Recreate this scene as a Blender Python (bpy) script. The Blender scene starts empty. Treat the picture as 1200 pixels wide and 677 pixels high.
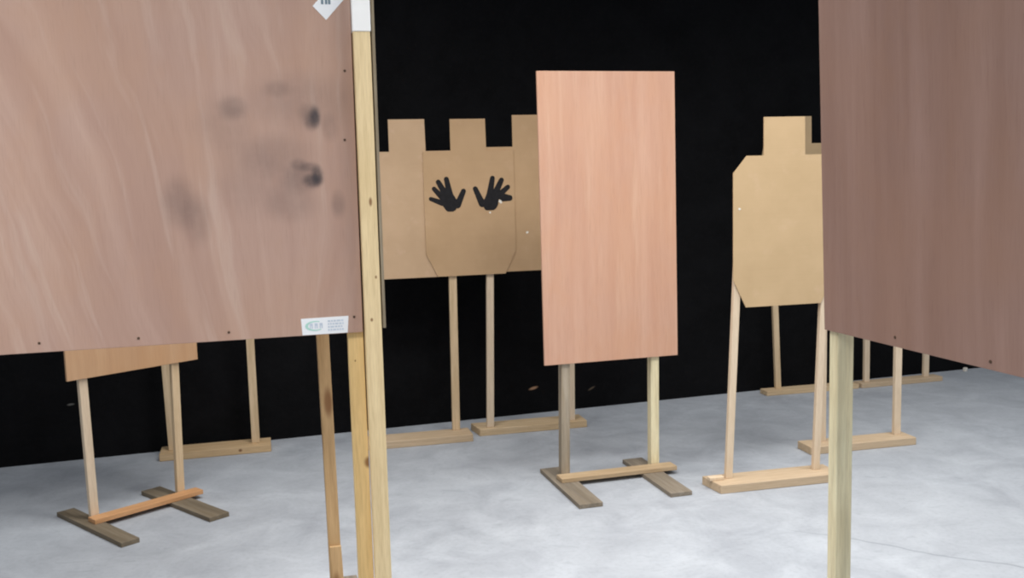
import bpy, bmesh, math, random
from mathutils import Vector, Matrix
C = bpy.context.scene.collection
R = math.radians
random.seed(4)

# ------------------------------------------------------------------ materials
def lin(r, g, b):
    f = lambda c: c/12.92 if c <= .04045 else ((c+.055)/1.055)**2.4
    return (f(r/255), f(g/255), f(b/255), 1)

class N:
    """small helper around a node tree"""
    def __init__(s, name, rough=.8, spec=.3):
        s.m = bpy.data.materials.new(name); s.m.use_nodes = True
        s.t = s.m.node_tree; s.b = s.t.nodes['Principled BSDF']
        s.b.inputs['Roughness'].default_value = rough
        s.b.inputs['Specular IOR Level'].default_value = spec
    def n(s, kind, **kw):
        x = s.t.nodes.new(kind)
        for k, v in kw.items(): setattr(x, k, v)
        return x
    def l(s, a, b): s.t.links.new(a, b)
    def inp(s, node, k, v):
        if hasattr(v, 'is_output'): s.l(v, node.inputs[k])
        else: node.inputs[k].default_value = v
    def math(s, op, a, b=0., clamp=False):
        x = s.n('ShaderNodeMath', operation=op, use_clamp=clamp)
        s.inp(x, 0, a); s.inp(x, 1, b); return x.outputs[0]
    def vec(s, op, a, b=(0, 0, 0)):
        x = s.n('ShaderNodeVectorMath', operation=op)
        s.inp(x, 0, a); s.inp(x, 1, b); return x.outputs[1 if op == 'LENGTH' else 0]
    def coord(s, offset=True):
        o = s.n('ShaderNodeTexCoord').outputs['Object']
        if offset:
            r = s.n('ShaderNodeObjectInfo').outputs['Random']
            cv = s.n('ShaderNodeCombineXYZ'); s.l(s.math('MULTIPLY', r, 37.), cv.inputs[0]); s.l(s.math('MULTIPLY', r, 71.), cv.inputs[2])
            o = s.vec('ADD', o, cv.outputs[0])
        return o
    def noise(s, v, scale=5, detail=4, rough=.55, dist=0.):
        x = s.n('ShaderNodeTexNoise'); s.l(v, x.inputs['Vector'])
        x.inputs['Scale'].default_value = scale; x.inputs['Detail'].default_value = detail
        x.inputs['Roughness'].default_value = rough; x.inputs['Distortion'].default_value = dist
        return x.outputs[0]
    def ramp(s, f, stops, interp='LINEAR'):
        x = s.n('ShaderNodeValToRGB'); s.l(f, x.inputs[0]); x.color_ramp.interpolation = interp
        e = x.color_ramp.elements
        while len(e) < len(stops): e.new(.5)
        for el, (p, c) in zip(e, stops): el.position = p; el.color = c if len(c) == 4 else (*c, 1)
        return x.outputs[0]
    def rng(s, v, a, b, c=0., d=1.):
        x = s.n('ShaderNodeMapRange', interpolation_type='SMOOTHSTEP'); s.inp(x, 0, v)
        for i, q in enumerate((a, b, c, d)): x.inputs[i+1].default_value = q
        return x.outputs[0]
    def mix(s, f, a, b, mode='MIX'):
        x = s.n('ShaderNodeMix', data_type='RGBA', blend_type=mode)
        s.inp(x, 0, f); s.inp(x, 6, a); s.inp(x, 7, b); return x.outputs[2]
    def bump(s, h, strength=.2, dist=.002):
        x = s.n('ShaderNodeBump'); x.inputs['Strength'].default_value = strength; x.inputs['Distance'].default_value = dist
        s.l(h, x.inputs['Height']); s.l(x.outputs[0], s.b.inputs['Normal'])
    def color(s, c): s.inp(s.b, 'Base Color', c); return s.m

def tint(c, k): return (c[0]*k[0], c[1]*k[1], c[2]*k[2], 1)

def timber(name, col, axis='z', contrast=.22, knots=True, dirt=.0, spots=()):
    """sawn softwood, grain along the given local axis"""
    w = N(name, .75, .25); v = w.coord()
    sc = {'z': (28, 28, 1.6), 'x': (1.6, 28, 28), 'y': (28, 1.6, 28)}[axis]
    g = w.noise(w.vec('MULTIPLY', v, sc), 2.2, 5, .6, .4)
    fine = w.noise(w.vec('MULTIPLY', v, tuple(q*4 for q in sc)), 3., 2)
    lo, hi = tint(col, (1-contrast, 1-contrast*1.25, 1-contrast*1.6)), tint(col, (1+contrast*.5,)*3)
    c = w.ramp(g, [(.3, lo), (.68, hi)])
    c = w.mix(.22, c, w.ramp(fine, [(.3, tint(col, (.6, .55, .5))), (.6, tint(col, (1.15, 1.15, 1.15)))]))
    big = w.noise(v, 2.6, 2)
    c = w.mix(w.rng(big, .45, .75, 0, .35), c, tint(col, (.82, .74, .62)))
    if knots:
        vo = w.n('ShaderNodeTexVoronoi'); ks = {'z': (7, 7, 2.0), 'x': (2.0, 7, 7), 'y': (7, 2.0, 7)}[axis]
        w.l(w.vec('MULTIPLY', v, ks), vo.inputs['Vector']); vo.inputs['Scale'].default_value = 1.
        c = w.mix(w.rng(vo.outputs['Distance'], .05, .13, .75, 0), c, tint(col, (.35, .2, .13)))
    if dirt:
        d = w.noise(w.vec('MULTIPLY', v, tuple(q*.35 for q in sc)), 3, 4)
        c = w.mix(w.rng(d, .42, .62, 0, dirt), c, tint(col, (.42, .42, .42)))
    vo = w.coord(False)                # knots at known places on the stick: (centre, radii)
    for ctr, rad in spots:
        d = w.vec('LENGTH', w.vec('MULTIPLY', w.vec('SUBTRACT', vo, ctr), tuple(1/q for q in rad)))
        c = w.mix(w.rng(d, .35, 1., .85, 0), c, tint(col, (.26, .14, .09)))
    w.bump(g, .25, .001)
    return w.color(c)

def plywood(name, a, b, cathedral=0., marks=(), rough=.6, streak=.6, pale=None):
    """rotary cut red veneer: vertical streaks in local z, optional cathedral figure and blotches of soot"""
    w = N(name, rough, .3); v = w.coord(False)
    wob = w.noise(w.vec('MULTIPLY', v, (1.6, 1, .8)), 1.5, 3)
    sep = w.n('ShaderNodeSeparateXYZ'); w.l(v, sep.inputs[0])
    x, z = sep.outputs[0], sep.outputs[2]
    if cathedral:                      # grain leans and bends towards the upper left
        x = w.math('ADD', x, w.math('MULTIPLY', w.math('MULTIPLY', w.math('SUBTRACT', z, .9), w.math('ADD', x, .12)), -cathedral))
    xx = w.math('ADD', x, w.math('MULTIPLY', wob, .16 if cathedral else .05))
    cv = w.n('ShaderNodeCombineXYZ'); w.l(xx, cv.inputs[0]); w.l(w.math('MULTIPLY', z, .06), cv.inputs[2])
    g = w.noise(cv.outputs[0], 22, 5, .6, .2)
    g2 = w.noise(cv.outputs[0], 7, 2, .5)
    fine = w.noise(w.vec('MULTIPLY', v, (260, 260, 9)), 1.5, 2)
    c = w.ramp(g, [(.34, a), (.66, b)])
    c = w.mix(w.rng(g2, .35, .7, 0, streak), c, tint(a, (.86, .80, .76)))
    c = w.mix(w.rng(w.noise(v, 2.3, 2), .4, .7, 0, .4), c, tint(b, (.95, .86, .74)))
    if pale:
        c = w.mix(w.rng(w.noise(cv.outputs[0], 24, 3, .6), .54, .70, 0, .34), c, pale)
    c = w.mix(w.rng(w.noise(w.vec('MULTIPLY', v, (1, 1, .5)), 9, 5, .65), .45, .7, 0, .28), c, tint(a, (1.06, .98, .84)))
    c = w.mix(w.rng(fine, .5, .75, 0, .16), c, tint(a, (.55, .5, .48)))
    for (cx, cz, rx, rz, s, bite) in marks:
        wv = w.vec('ADD', v, w.vec('MULTIPLY', w.n('ShaderNodeCombineXYZ').outputs[0], (0, 0, 0)))
        d = w.vec('LENGTH', w.vec('MULTIPLY', w.vec('SUBTRACT', wv, (cx, 0, cz)), (1/rx, 0, 1/rz)))
        m = w.rng(d, .25, 1., s, 0)
        if bite:
            d2 = w.vec('LENGTH', w.vec('MULTIPLY', w.vec('SUBTRACT', wv, (cx+bite[0], 0, cz+bite[1])), (1/bite[2], 0, 1/bite[3])))
            m = w.math('MULTIPLY', m, w.rng(d2, .55, 1.05, 0, 1))
        m = w.math('MULTIPLY', m, w.rng(w.noise(v, 30, 3), .2, .6, .65, 1.))
        c = w.mix(m, c, lin(62, 58, 62))
    w.bump(g, .12, .001)
    return w.color(c)

def flat(name, col, rough=.7, spec=.3, var=.12, scale=20):
    w = N(name, rough, spec); v = w.coord()
    return w.color(w.ramp(w.noise(v, scale, 4), [(.3, tint(col, (1-var,)*3)), (.7, tint(col, (1+var*.6,)*3))]))

def cardboard(name, col, scuff=.35):
    w = N(name, .8, .2); v = w.coord()
    big = w.noise(v, 5, 4, .6); fl = w.noise(w.vec('MULTIPLY', v, (2, 2, 160)), 1.2, 1)
    c = w.ramp(big, [(.3, tint(col, (.93, .92, .9))), (.7, tint(col, (1.05, 1.05, 1.06)))])
    c = w.mix(w.rng(w.noise(v, 11, 5, .65), .55, .72, 0, scuff), c, tint(col, (1.12, 1.13, 1.25)))
    c = w.mix(w.rng(fl, .5, .8, 0, .08), c, tint(col, (.7, .68, .66)))
    return w.color(c)

PINE = lin(205, 178, 140)
M = {}
M['pine'] = timber('pine', lin(214, 190, 156), 'z')
M['pine_yellow'] = timber('pine_yellow', lin(230, 198, 140), 'z', .18, False, 0, [((.004, .013, .513), (.016, .03, .022)), ((-.02, .013, .80), (.003, .02, .004))])
M['pine_post'] = timber('pine_post', lin(234, 212, 168), 'z', .15, False, 0, [((.006, -.018, 1.232), (.006, .02, .016)), ((-.004, -.018, .915), (.005, .02, .007)), ((.012, -.018, 1.03), (.004, .02, .006))])
M['pine_white'] = timber('pine_white', lin(222, 202, 176), 'z', .12, False)
M['pine_grey'] = timber('pine_grey', lin(176, 164, 146), 'z', .3, False, .45)
M['pine_green'] = timber('pine_green', lin(238, 228, 192), 'z', .22, False, .3)
M['pine_brown'] = timber('pine_brown', lin(196, 164, 122), 'z', .25)
M['pine_knot_x'] = timber('pine_knot_x', lin(204, 176, 138), 'x', .2, False, 0, [((.112, -.07, .02), (.012, .05, .010))])
M['pine_x'] = timber('pine_x', lin(208, 184, 150), 'x')
M['pine_pale_x'] = timber('pine_pale_x', lin(200, 178, 150), 'x', .16, False)
M['rail_x'] = timber('rail_x', lin(188, 164, 132), 'x', .2, False)
M['rail_orange_x'] = timber('rail_orange_x', lin(206, 158, 114), 'x', .2, False)
M['foot_y'] = timber('foot_y', lin(140, 131, 118), 'y', .25, False, .35)
M['foot_dark_y'] = timber('foot_dark_y', lin(130, 119, 102), 'y', .25, False, .4)
M['card'] = cardboard('card', lin(190, 158, 122))
M['card_pale'] = cardboard('card_pale', lin(196, 166, 134), .6)
M['card_tan'] = cardboard('card_tan', lin(198, 170, 132))
M['paint'] = flat('paint', lin(34, 33, 35), .7, .2, .3, 60)
M['torn'] = flat('torn', lin(232, 226, 214))
M['white'] = flat('white', lin(240, 242, 244), .5, .3, .03)
M['tape'] = flat('tape', lin(250, 250, 248), .6, .3, .02)
M['green'] = flat('green', lin(176, 216, 204), .6)
M['grey_ink'] = flat('grey_ink', lin(200, 210, 222), .6)
M['dark_ink'] = flat('dark_ink', lin(120, 138, 150), .6)
M['nail'] = flat('nail', lin(84, 66, 52), .5)
M['ply_edge'] = timber('ply_edge', lin(150, 140, 122), 'z', .3, False, .2)
soot = [(-.0975, 1.458, .020, .038, .85, None), (-.108, 1.448, .026, .034, .5, None), (-.115, 1.464, .035, .04, .25, None),
        (-.0995, 1.305, .022, .036, .9, None), (-.113, 1.292, .036, .026, .7, None), (-.120, 1.328, .036, .018, .4, None), (-.146, 1.335, .03, .022, .35, None), (-.142, 1.298, .07, .05, .35, None),
        (-.305, 1.482, .05, .042, .32, None), (-.325, 1.44, .10, .10, .14, None), (-.19, 1.53, .05, .03, .2, None),
        (-.45, 1.245, .06, .09, .30, None), (-.41, 1.20, .05, .09, .24, None), (-.048, 1.228, .026, .05, .3, None),
        (-.17, 1.235, .09, .07, .22, None), (-.12, 1.50, .20, .10, .18, None), (-.27, 1.30, .14, .14, .14, None), (-.06, 1.43, .03, .05, .2, None), (-.20, 1.36, .12, .08, .2, None)]
M['ply_left'] = plywood('ply_left', lin(178, 146, 132), lin(190, 160, 145), .42, soot, pale=lin(200, 176, 162))
M['ply_mid'] = plywood('ply_mid', lin(204, 158, 134), lin(214, 172, 148), 0, (), streak=.3, pale=lin(222, 186, 160))
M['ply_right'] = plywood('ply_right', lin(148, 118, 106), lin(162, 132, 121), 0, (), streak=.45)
M['ply_low'] = plywood('ply_low', lin(192, 152, 116), lin(204, 166, 130), 0, (), streak=.4)

def concrete():
    w = N('concrete', .8, .25); v = w.coord(False)
    big = w.noise(v, .9, 3); mid = w.noise(v, 4.5, 5, .65, .5); fine = w.noise(v, 60, 3)
    a, b = lin(154, 158, 165), lin(184, 189, 195)
    c = w.ramp(mid, [(.3, a), (.7, b)])
    c = w.mix(w.rng(big, .35, .7, 0, .4), c, lin(180, 184, 189))
    c = w.mix(w.rng(fine, .45, .8, 0, .18), c, lin(120, 124, 130))
    sp = w.noise(w.vec('MULTIPLY', v, (1, 2.2, 1)), 9, 3, .6, .8)
    c = w.mix(w.rng(sp, .60, .74, 0, .32), c, lin(140, 145, 152))
    # hairline crack running off to the right in front
    sep = w.n('ShaderNodeSeparateXYZ'); w.l(v, sep.inputs[0])
    lx = w.math('SUBTRACT', w.math('ADD', sep.outputs[1], w.math('MULTIPLY', sep.outputs[0], .62)), 4.02)
    lx = w.math('ADD', lx, w.math('MULTIPLY', w.math('SUBTRACT', w.noise(v, 3, 3), .5), .12))
    band = w.math('MULTIPLY', w.rng(w.math('ABSOLUTE', lx), .003, .009, .45, 0), w.rng(sep.outputs[0], .9, 1.15))
    c = w.mix(band, c, lin(120, 126, 132))
    w.bump(mid, .15, .003)
    return w.color(c)
M['concrete'] = concrete()

def black_wall():
    w = N('black_backstop', .85, .1); v = w.coord(False)
    g = w.noise(v, 3.5, 6, .7, .3); f = w.noise(v, 45, 4, .7)
    c = w.ramp(g, [(.3, (.0025, .0025, .0028)), (.75, (.0065, .0065, .0074))])
    c = w.mix(w.rng(f, .5, .8, 0, .5), c, (.010, .0097, .0106, 1))
    for (s, z, tilt, rx, rz, col) in [(2.636, .140, .2, .034, .011, lin(190, 150, 120)), (2.976, .108, .45, .028, .009, lin(90, 78, 66)), (.324, .271, .05, .022, .007, lin(110, 108, 104))]:
        q = w.vec('SUBTRACT', v, (s, 0, z))
        sp = w.n('ShaderNodeSeparateXYZ'); w.l(q, sp.inputs[0])
        zz = w.math('SUBTRACT', sp.outputs[2], w.math('MULTIPLY', sp.outputs[0], tilt))
        d = w.math('SQRT', w.math('ADD', w.math('POWER', w.math('MULTIPLY', w.math('ABSOLUTE', sp.outputs[0]), 1/rx), 2.), w.math('POWER', w.math('MULTIPLY', w.math('ABSOLUTE', zz), 1/rz), 2.)))
        c = w.mix(w.rng(d, .3, 1., .8, 0), c, col)
    w.bump(w.noise(v, 6, 5, .6), .5, .03)
    return w.color(c)
M['wall'] = black_wall()

# ------------------------------------------------------------------ mesh helpers
class MB:
    def __init__(s): s.bm = bmesh.new()
    def hexa(s, p):            # eight corners: bottom ring then top ring
        v = [s.bm.verts.new(q) for q in p]
        for f in ((3, 2, 1, 0), (4, 5, 6, 7), (0, 1, 5, 4), (1, 2, 6, 5), (2, 3, 7, 6), (3, 0, 4, 7)): s.bm.faces.new([v[i] for i in f])
        return s
    def box(s, x0, x1, y0, y1, z0, z1, lean=0., skew=0.):
        """box; lean shifts the top along x, skew shifts the far end along y"""
        return s.hexa([(x0, y0, z0), (x1, y0, z0), (x1, y1, z0), (x0, y1, z0),
                       (x0+lean, y0+skew, z1), (x1+lean, y0+skew, z1), (x1+lean, y1+skew, z1), (x0+lean, y1+skew, z1)])
    def prism(s, pts, y0, y1):  # outline in x,z extruded in y
        a = [s.bm.verts.new((x, y0, z)) for x, z in pts]; b = [s.bm.verts.new((x, y1, z)) for x, z in pts]
        n = len(pts)
        s.bm.faces.new(a); s.bm.faces.new(b[::-1])
        for i in range(n): s.bm.faces.new((a[i], b[i], b[(i+1) % n], a[(i+1) % n]))
        return s
    def bevel(s, w=.002, seg=2):
        bmesh.ops.bevel(s.bm, geom=s.bm.edges[:], offset=w, segments=seg, affect='EDGES', profile=.5); return s
    def build(s, name, mat, parent=None, kind=None):
        bmesh.ops.recalc_face_normals(s.bm, faces=s.bm.faces[:])
        me = bpy.data.meshes.new(name); s.bm.to_mesh(me); s.bm.free()
        me.materials.append(M[mat] if isinstance(mat, str) else mat)
        o = bpy.data.objects.new(name, me); C.objects.link(o)
        if parent: o.parent = parent
        if kind: o['kind'] = kind
        return o

def thing(name, label, cat, loc, deg=0, group=None):
    o = bpy.data.objects.new(name, None); C.objects.link(o)
    o.location = (loc[0], loc[1], loc[2] if len(loc) > 2 else 0); o.rotation_euler = (0, 0, R(deg)); o.empty_display_size = .1
    o['label'] = label; o['category'] = cat
    if group: o['group'] = group
    return o
def tag(o, label, cat, group=None):
    o['label'] = label; o['category'] = cat
    if group: o['group'] = group
    return o
def on(b, deg, s, n):
    a = R(deg); return (b[0]+math.cos(a)*s-math.sin(a)*n, b[1]+math.sin(a)*s+math.cos(a)*n)

# ------------------------------------------------------------------ the setting
MB().box(-9, 9, -4, 11, -.1, 0).build('floor', 'concrete', kind='structure')
wl = MB().box(-7, 9, 0, .15, 0, 3.4).build('wall_back', 'wall', kind='structure')
wl.location = (-2.413, 4.466, 0); wl.rotation_euler = (0, 0, R(17.4))

# ------------------------------------------------------------------ stands
LG = 'plank-footed wooden target stands'
def stand(label, b, deg, s0, s1, legs, front, mats=('pine_x', 'pine'), depth=.14, th=.036, cut=0., lw=.038, ld=.022):
    """flat plank on the floor with two sawn legs let into it; legs: (foot s, top s, top z)"""
    mid = (s0+s1)/2
    t = thing('target_stand', label, 'stand', on(b, deg, mid, depth/2), deg, LG)
    m = MB()
    m.prism([(s0-mid, 0), (s1-mid, 0), (s1-mid, th), (s0-mid, th)], -depth/2, depth/2) if not cut else \
        m.hexa([(s0-mid+cut, -depth/2, 0), (s1-mid, -depth/2, 0), (s1-mid, depth/2, 0), (s0-mid, depth/2, 0),
                (s0-mid+cut, -depth/2, th), (s1-mid, -depth/2, th), (s1-mid, depth/2, th), (s0-mid, depth/2, th)])
    m.bevel(.003).build('base_plank', mats[0], t)
    for f, tp, z in legs:
        MB().box(f-mid-lw/2, f-mid+lw/2, front-depth/2, front-depth/2+ld, th, z, lean=tp-f).bevel(.002).build('leg', mats[1], t)
    return t, mid, depth
def lean(z, f, tp, zt): return f+(tp-f)*(z-.036)/(zt-.036)

stand('plank stand at far left with a dark knot in its base, against the black wall', (-1.678, 4.496), 14.2, 0, .512,
      [(.058, .036, 1.25), (.441, .441, 1.25)], .05, ('pine_knot_x', 'pine'))
A_b, A_d = (-.625, 4.614), 13.1
stand('wooden stand under the left half of the notched cardboard row, beside the tall yellow post', A_b, A_d, -.09, .427,
      [(-.018, -.010, 1.30), (.362, .374, 1.30)], .104, ('pine_pale_x', 'pine'))
B_b, B_d = (-.169, 4.803), 13.1
stand('stand half hidden behind the middle barricade, under the right of the cardboard row', B_b, B_d, -.03, .551,
      [(.050, .083, 1.30), (.476, .490, 1.30)], .0225, ('pine_x', 'pine_white'), cut=.02, lw=.036)
R0_b, R0_d = (.818, 3.819), 13
t, mid, dep = stand('pale slender stand under the frontmost lone cardboard silhouette at right', R0_b, R0_d, -.020, .535,
      [(.071, .126, 1.25), (.467, .512, 1.25)], .073, ('pine_pale_x', 'pine_white'), cut=.02, lw=.029)
MB().box(-.02-mid, .044-mid, .062-dep/2, .092-dep/2, .036, .05).bevel(.002).build('wedge', 'pine_white', t)
R1_b, R1_d = (1.451, 5.516), 13
stand('small distant stand seen between the legs of the lone silhouette, close to the wall', R1_b, R1_d, -.006, .585,
      [(.092, .036, 1.30), (.49, .46, 1.30)], .045, depth=.085, th=.028, lw=.034)
R2_b, R2_d = (2.038, 5.65), 15
stand('farthest stand at right, its plank end to end with another along the wall', R2_b, R2_d, 0, .557,
      [(.056, .05, 1.2), (.466, .468, 1.2)], .03, ('pine_pale_x', 'pine_white'), depth=.085, th=.028, lw=.034)
R3_b, R3_d = (1.383, 4.339), 13
stand('pale stand with wide base plank on open floor just right of the grey-green post', R3_b, R3_d, -.050, .492,
      [(.05, .05, 1.2), (.440, .441, 1.2)], .069, ('pine_pale_x', 'pine_white'), depth=.12, lw=.034)

# ------------------------------------------------------------------ cardboard silhouettes
TG = 'cardboard silhouette targets'
def silhouette(cx, top, sh, bot, hw, hh, chs=.067, tilt=0):
    """outline in x,z about the body centre: head block, clipped shoulders, clipped lower corners"""
    p = [(-hw+.055, bot), (hw-.055, bot), (hw, bot+.112), (hw, sh-.068), (hw-chs+.009, sh), (hh, sh), (hh-.002, top), (-hh, top), (-hh, sh),
         (-hw+chs-.009, sh), (-hw, sh-.068), (-hw, bot+.112)]
    ct, st = math.cos(R(tilt)), math.sin(R(tilt)); zc = (top+bot)/2
    return [(cx+x*ct-(z-zc)*st, zc+x*st+(z-zc)*ct) for x, z in p]
def target(label, b, deg, cx, top, sh, bot, n0, mat, hw=.223, hh=.088, tilt=0., th=.005, chs=.067):
    loc = on(b, deg, cx, n0)
    t = MB().prism([(x, z-bot) for x, z in silhouette(0, top, sh, bot, hw, hh, chs, tilt)], -th, 0).build('cardboard_target', mat)
    t.location = (*loc, bot); t.rotation_euler = (0, 0, R(deg))
    return tag(t, label, 'target', TG)
def torn_hole(parent, x, z, r, th=.005):
    pts = [(x+r*(1+.35*random.uniform(-1, 1))*math.cos(a), z+r*(1+.35*random.uniform(-1, 1))*math.sin(a)) for a in [k*math.tau/9 for k in range(9)]]
    MB().prism(pts, -th-.0012, -th-.0002).build('bullet_tear', 'torn', parent)

tl = target('left cardboard silhouette of the notched row, pale and scuffed, half behind the handprint one', A_b, A_d, .168, 1.573, 1.421, .811, .1030, 'card_pale', chs=.01)
tm = target('cardboard silhouette with two black painted handprints, in the middle of the row', A_b, A_d, .464, 1.571, 1.417, .812, .0965, 'card', hw=.224, chs=.01)
tr = target('right cardboard silhouette of the notched row, partly behind the pale middle barricade', B_b, B_d, .287, 1.587, 1.434, .820, .0215, 'card', chs=.01)
t0 = target('lone tan cardboard silhouette on the tall pale stand, one white fleck at its left edge', R0_b, R0_d, .308, 1.497, 1.346, .741, .0715, 'card_tan', hw=.222, hh=.0905)
t1 = target('cardboard silhouette peeking out behind the right of the lone tan one', R1_b, R1_d, .202, 1.583, 1.432, .825, .0435, 'card_tan', hh=.083, chs=.02)

# handprints sprayed on the middle silhouette (coordinates along the row and height)
def capsule(m, a, b, ra, rb, y):
    a, b = Vector(a), Vector(b); d = (b-a).normalized(); ang = math.atan2(d.y, d.x); pts = []
    for k in range(9): q = ang+math.pi/2+math.pi*k/8; pts.append((a.x+ra*math.cos(q), a.y+ra*math.sin(q)))
    for k in range(9): q = ang-math.pi/2+math.pi*k/8; pts.append((b.x+rb*math.cos(q), b.y+rb*math.sin(q)))
    m.prism(pts, y-.0007, y)
def handprint(fingers, palm):
    m = MB(); y = -.0052
    for i, (tip, base, r) in enumerate(fingers):
        capsule(m, (tip[0]-.464, tip[1]-.812), (base[0]-.464, base[1]-.812), r*1.15, r*1.6, y-.00003*i)
    m.prism([(px-.464, pz-.812) for px, pz in palm], y-.0009, y)
    m.build('handprint', 'paint', tm)
handprint([((.272, 1.191), (.325, 1.170), .0085), ((.289, 1.239), (.338, 1.185), .0095), ((.311, 1.271), (.350, 1.200), .0105), ((.351, 1.284), (.367, 1.20), .0105), ((.433, 1.224), (.402, 1.158), .0105)],
          [(.318, 1.176), (.333, 1.150), (.345, 1.133), (.354, 1.127), (.380, 1.127), (.391, 1.133), (.404, 1.152), (.409, 1.168), (.398, 1.184), (.380, 1.214), (.360, 1.218), (.338, 1.206), (.326, 1.190)])
handprint([((.492, 1.234), (.524, 1.160), .0105), ((.579, 1.283), (.563, 1.20), .0105), ((.624, 1.273), (.587, 1.20), .0105), ((.655, 1.238), (.600, 1.192), .010), ((.663, 1.184), (.630, 1.188), .0125)],
          [(.517, 1.168), (.530, 1.146), (.538, 1.131), (.546, 1.127), (.580, 1.127), (.592, 1.134), (.604, 1.152), (.606, 1.170), (.612, 1.190), (.602, 1.206), (.584, 1.214), (.562, 1.218), (.547, 1.206), (.538, 1.185)])
torn_hole(tm, .616-.464, 1.168-.812, .0085); torn_hole(tm, .562-.464, 1.116-.812, .005)
torn_hole(tr, .262-.287, 1.011-.820, .006)
torn_hole(t0, .112-.308, 1.137-.741, .005); torn_hole(t0, .50-.308, 1.315-.741, .004)

# ------------------------------------------------------------------ free-standing small barricades
BG = 'plywood barricades'
def small_barricade(label, org, deg, legs, panel, feet, rail, mats, lw=.038, ld=.040):
    t = thing('plywood_barricade', label, 'barricade', org, deg, BG)
    x0, x1, z0, z1, ln = panel
    MB().box(x0, x1, -.0135, -.0015, z0, z1, lean=ln).bevel(.0015).build('panel', mats[0], t)
    for (x, ln, top), mt in zip(legs, mats[1]):
        MB().box(x-lw/2, x+lw/2, 0, ld, .018, top, lean=ln).bevel(.002).build('leg', mt, t)
    for xa, xb, ya, yb in feet:
        MB().box(xa, xb, ya, yb, 0, .018).bevel(.002).build('foot', mats[2], t)
    MB().box(rail[0], rail[1], rail[2], -.002, .0182, .0362).bevel(.002).build('rail', mats[3], t)
    return t
small_barricade('whole pink-brown plywood panel on a low footed frame in the middle of the picture', (.210, 4.038), 15.8,
                [(-.003, .03, 1.55), (.408, .010, 1.55)], (-.090, .512, .507, 1.706, -.006),
                [(-.068, .030, -.348, .158), (.320, .414, -.345, .160)], (-.045, .478, -.072),
                ('ply_mid', ('pine_grey', 'pine_green'), 'foot_y', 'rail_x'))
small_barricade('footed barricade at lower left, only its panel bottom showing below the stained sheet', (-1.629, 3.665), 48.0,
                [(.000, -.02, 1.6), (.362, .03, 1.6)], (-.073, .467, .572, 1.74, 0),
                [(-.060, .010, -.325, .208), (.284, .370, -.343, .190)], (-.03, .427, -.060),
                ('ply_low', ('pine_white', 'pine'), 'foot_dark_y', 'rail_orange_x'), .033, .021)

# ------------------------------------------------------------------ big stained sheet at left
L_b, L_d = (-.411, 2.638), 14.2
big = thing('plywood_barricade', 'big plywood sheet with sooty smudges and a white sticker at left front', 'barricade', L_b, L_d, BG)
MB().hexa([(-1.22, 0, .880), (.003, 0, .880), (.003, .012, .880), (-1.22, .012, .880), (-1.215, 0, 2.10), (.0085, 0, 2.10), (.0085, .012, 2.10), (-1.215, .012, 2.10)]).bevel(.0012).build('panel', 'ply_left', big)
MB().box(-.036, .0050, .0135, .055, 0, 2.08, lean=.0).bevel(.002).build('post', 'pine_yellow', big)
MB().box(-1.20, -1.157, .0135, .055, 0, 2.08).bevel(.002).build('post', 'pine_yellow', big)
rl = MB().box(-.097, -.060, .375, .413, .02, 1.6, lean=-.012).bevel(.002).build('rear_leg', 'pine_brown', big)
MB().box(-.092, -.056, .364, .374, .02, .15, lean=-.004).bevel(.002).build('gusset', 'pine_brown', rl)
MB().box(-.11, -.01, .056, .44, 0, .019).bevel(.002).build('foot', 'foot_y', big)
MB().box(-1.24, -1.14, .056, .44, 0, .019).bevel(.002).build('foot', 'foot_y', big)
for x, z in [(-.015, 1.577), (-.023, 1.397), (-.019, .923), (-.806, .904), (-.571, .901), (-.347, .902)]:
    MB().prism([(x+.0035*math.cos(k*math.tau/8), z+.0035*math.sin(k*math.tau/8)) for k in range(8)], -.001, .002).build('nail', 'nail', big)
# product sticker by the lower right corner: green oval and rows of grey print
st = MB().prism([(-.158, .8815), (-.038, .8815), (-.034, .927), (-.160, .926)], -.0006, -.0001).build('sticker', 'white', big)
st['label'] = 'white sticker with green oval and grey print'
def ring(m, cx, cz, rx, rz, w0, w1, a0, a1, y):
    n = 20; o, i = [], []
    for k in range(n+1):
        a = a0+(a1-a0)*k/n; w = w0+(w1-w0)*k/n
        o.append((cx+rx*math.cos(a), cz+rz*math.sin(a))); i.append((cx+(rx-w)*math.cos(a), cz+(rz-w*.7)*math.sin(a)))
    m.prism(o+i[::-1], y-.0003, y)
m = MB(); ring(m, -.124, .905, .026, .0135, .003, .008, R(60), R(180), -.0007); ring(m, -.124, .905, .026, .0135, .008, .003, R(180), R(310), -.0007)
m.build('logo_oval', 'green', st)
m = MB()
for x in (-.134, -.121, -.108):
    m.box(x-.004, x-.001, -.001, -.0007, .898, .912); m.box(x+.001, x+.004, -.001, -.0007, .898, .912); m.box(x-.001, x+.001, -.001, -.0007, .905, .912)
m.build('logo_lettering', 'grey_ink', st)
m = MB()
for z in (.916, .908, .900, .892):
    x = -.090
    while x < -.050:
        w = random.uniform(.004, .010); m.box(x, min(x+w, -.048), -.0011, -.0008, z-.0022, z+.0022); x += w+.002
m.build('printed_text', 'grey_ink', st)
# diamond-turned sticker at the top edge of the picture
d = MB().prism([(-.090, 1.742), (-.057, 1.707), (-.006, 1.763), (-.039, 1.798)], -.0006, -.0001).build('sticker', 'white', big)
d['label'] = 'white sticker stuck on cornerwise'
m = MB()
for x in (-.068, -.058, -.050): m.box(x, x+.006, -.0011, -.0007, 1.747, 1.759)
m.build('printed_text', 'dark_ink', d)

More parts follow.
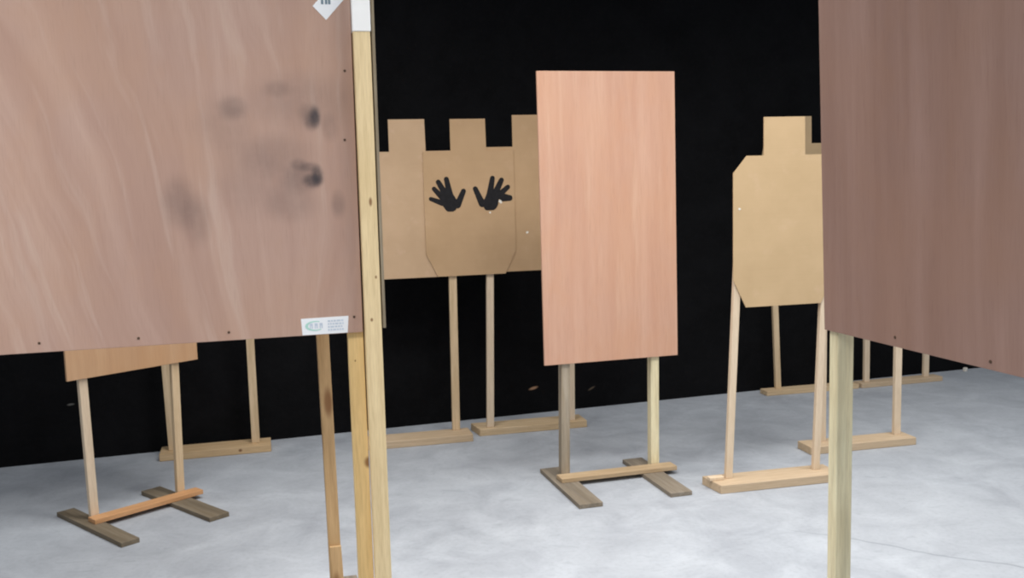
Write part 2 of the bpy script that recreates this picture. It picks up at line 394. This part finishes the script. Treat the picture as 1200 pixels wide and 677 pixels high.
# ------------------------------------------------------------------ the post standing against its edge, with a thin panel going back
sd = thing('barricade_post', 'tall yellow post with white-wrapped top, right against the stained plywood sheet', 'post', on(L_b, L_d, .030, -.003), L_d)
MB().box(-.0235, .0205, -.018, .022, 0, 2.10, lean=.004).bevel(.002).build('post', 'pine_post', sd)
MB().box(.0262, .0345, -.012, .12, .89, 2.08, lean=.003).bevel(.001).build('side_panel', 'ply_edge', sd)
m = MB().box(-.0220, .0256, -.0195, .0235, 1.676, 1.775, lean=.0003).bevel(.002).build('wrap', 'tape', sd)
m['label'] = 'white wrap round the post'

# ------------------------------------------------------------------ big sheet at right, turned side-on
R_b, R_d = (.796, 2.479), -74
rb = thing('plywood_barricade', 'large dull red-brown plywood sheet at right edge, turned side-on on a grey-green post', 'barricade', R_b, R_d, BG)
sk = -.040
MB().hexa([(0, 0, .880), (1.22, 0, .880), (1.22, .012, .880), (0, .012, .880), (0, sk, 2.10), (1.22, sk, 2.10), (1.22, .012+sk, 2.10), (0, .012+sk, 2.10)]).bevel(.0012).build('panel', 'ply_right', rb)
MB().box(.002, .040, .0135, .0600, 0, 2.05).bevel(.003).build('post', 'pine_green', rb)
MB().box(1.17, 1.208, .0135, .0600, 0, 2.05).bevel(.003).build('post', 'pine_green', rb)
for x, z in [(.278, .902), (.571, .897)]:
    MB().prism([(x+.0035*math.cos(k*math.tau/8), z+.0035*math.sin(k*math.tau/8)) for k in range(8)], -.002, .002).build('nail', 'nail', rb)

# ------------------------------------------------------------------ scrap by the wall
sc = MB().box(-.010, .010, -.010, .010, 0, .024, lean=.003).bevel(.003).build('wood_scrap', 'torn')
sc.location = (2.83, 6.055, 0); sc.rotation_euler = (0, 0, R(25)); tag(sc, 'tiny pale wood scrap on the floor at the foot of the wall, far right', 'scrap')

# ------------------------------------------------------------------ light
def area(name, loc, target, sx, sy, power, col):
    l = bpy.data.lights.new(name, 'AREA'); l.shape = 'RECTANGLE'; l.size = sx; l.size_y = sy; l.energy = power; l.color = col; l.spread = R(135)
    o = bpy.data.objects.new(name, l); C.objects.link(o); o.location = loc
    o.rotation_euler = (Vector(target)-Vector(loc)).to_track_quat('-Z', 'Y').to_euler()
for loc, p in [((1.0, 2.5, 2.95), 42), ((-1.3, .8, 2.95), 50), ((-.7, 3.2, 2.95), 26), ((2.2, 3.6, 2.95), 24), ((.6, -1.5, 2.95), 29)]:
    area('ceiling_lamp', loc, (loc[0], loc[1]+.3, 0), 1.4, .6, p, (1, .985, .96))
wd = bpy.data.worlds.new('world'); bpy.context.scene.world = wd; wd.use_nodes = True
bg = wd.node_tree.nodes['Background']; bg.inputs[0].default_value = (.80, .88, 1, 1); bg.inputs[1].default_value = .33

# ------------------------------------------------------------------ camera
cd = bpy.data.cameras.new('camera'); cam = bpy.data.objects.new('camera', cd); C.objects.link(cam)
F, P, RO = 1150., R(6.55), R(1.5)
fw = Vector((0, math.cos(P), -math.sin(P))); up0 = Vector((0, math.sin(P), math.cos(P))); r0 = Vector((1, 0, 0))
r = r0*math.cos(RO)-up0*math.sin(RO); up = up0*math.cos(RO)+r0*math.sin(RO)
cam.matrix_world = Matrix(((r.x, up.x, -fw.x, 0), (r.y, up.y, -fw.y, 0), (r.z, up.z, -fw.z, 1.29), (0, 0, 0, 1)))
cd.sensor_width = 36; cd.lens = 36*F/1200; cd.clip_start = .05
S = bpy.context.scene; S.camera = cam
S.view_settings.view_transform = 'Standard'; S.view_settings.look = 'None'; S.view_settings.gamma = 1
S.cycles.filter_width = 2.1
S.view_settings.exposure = 0; S.view_settings.use_curve_mapping = False
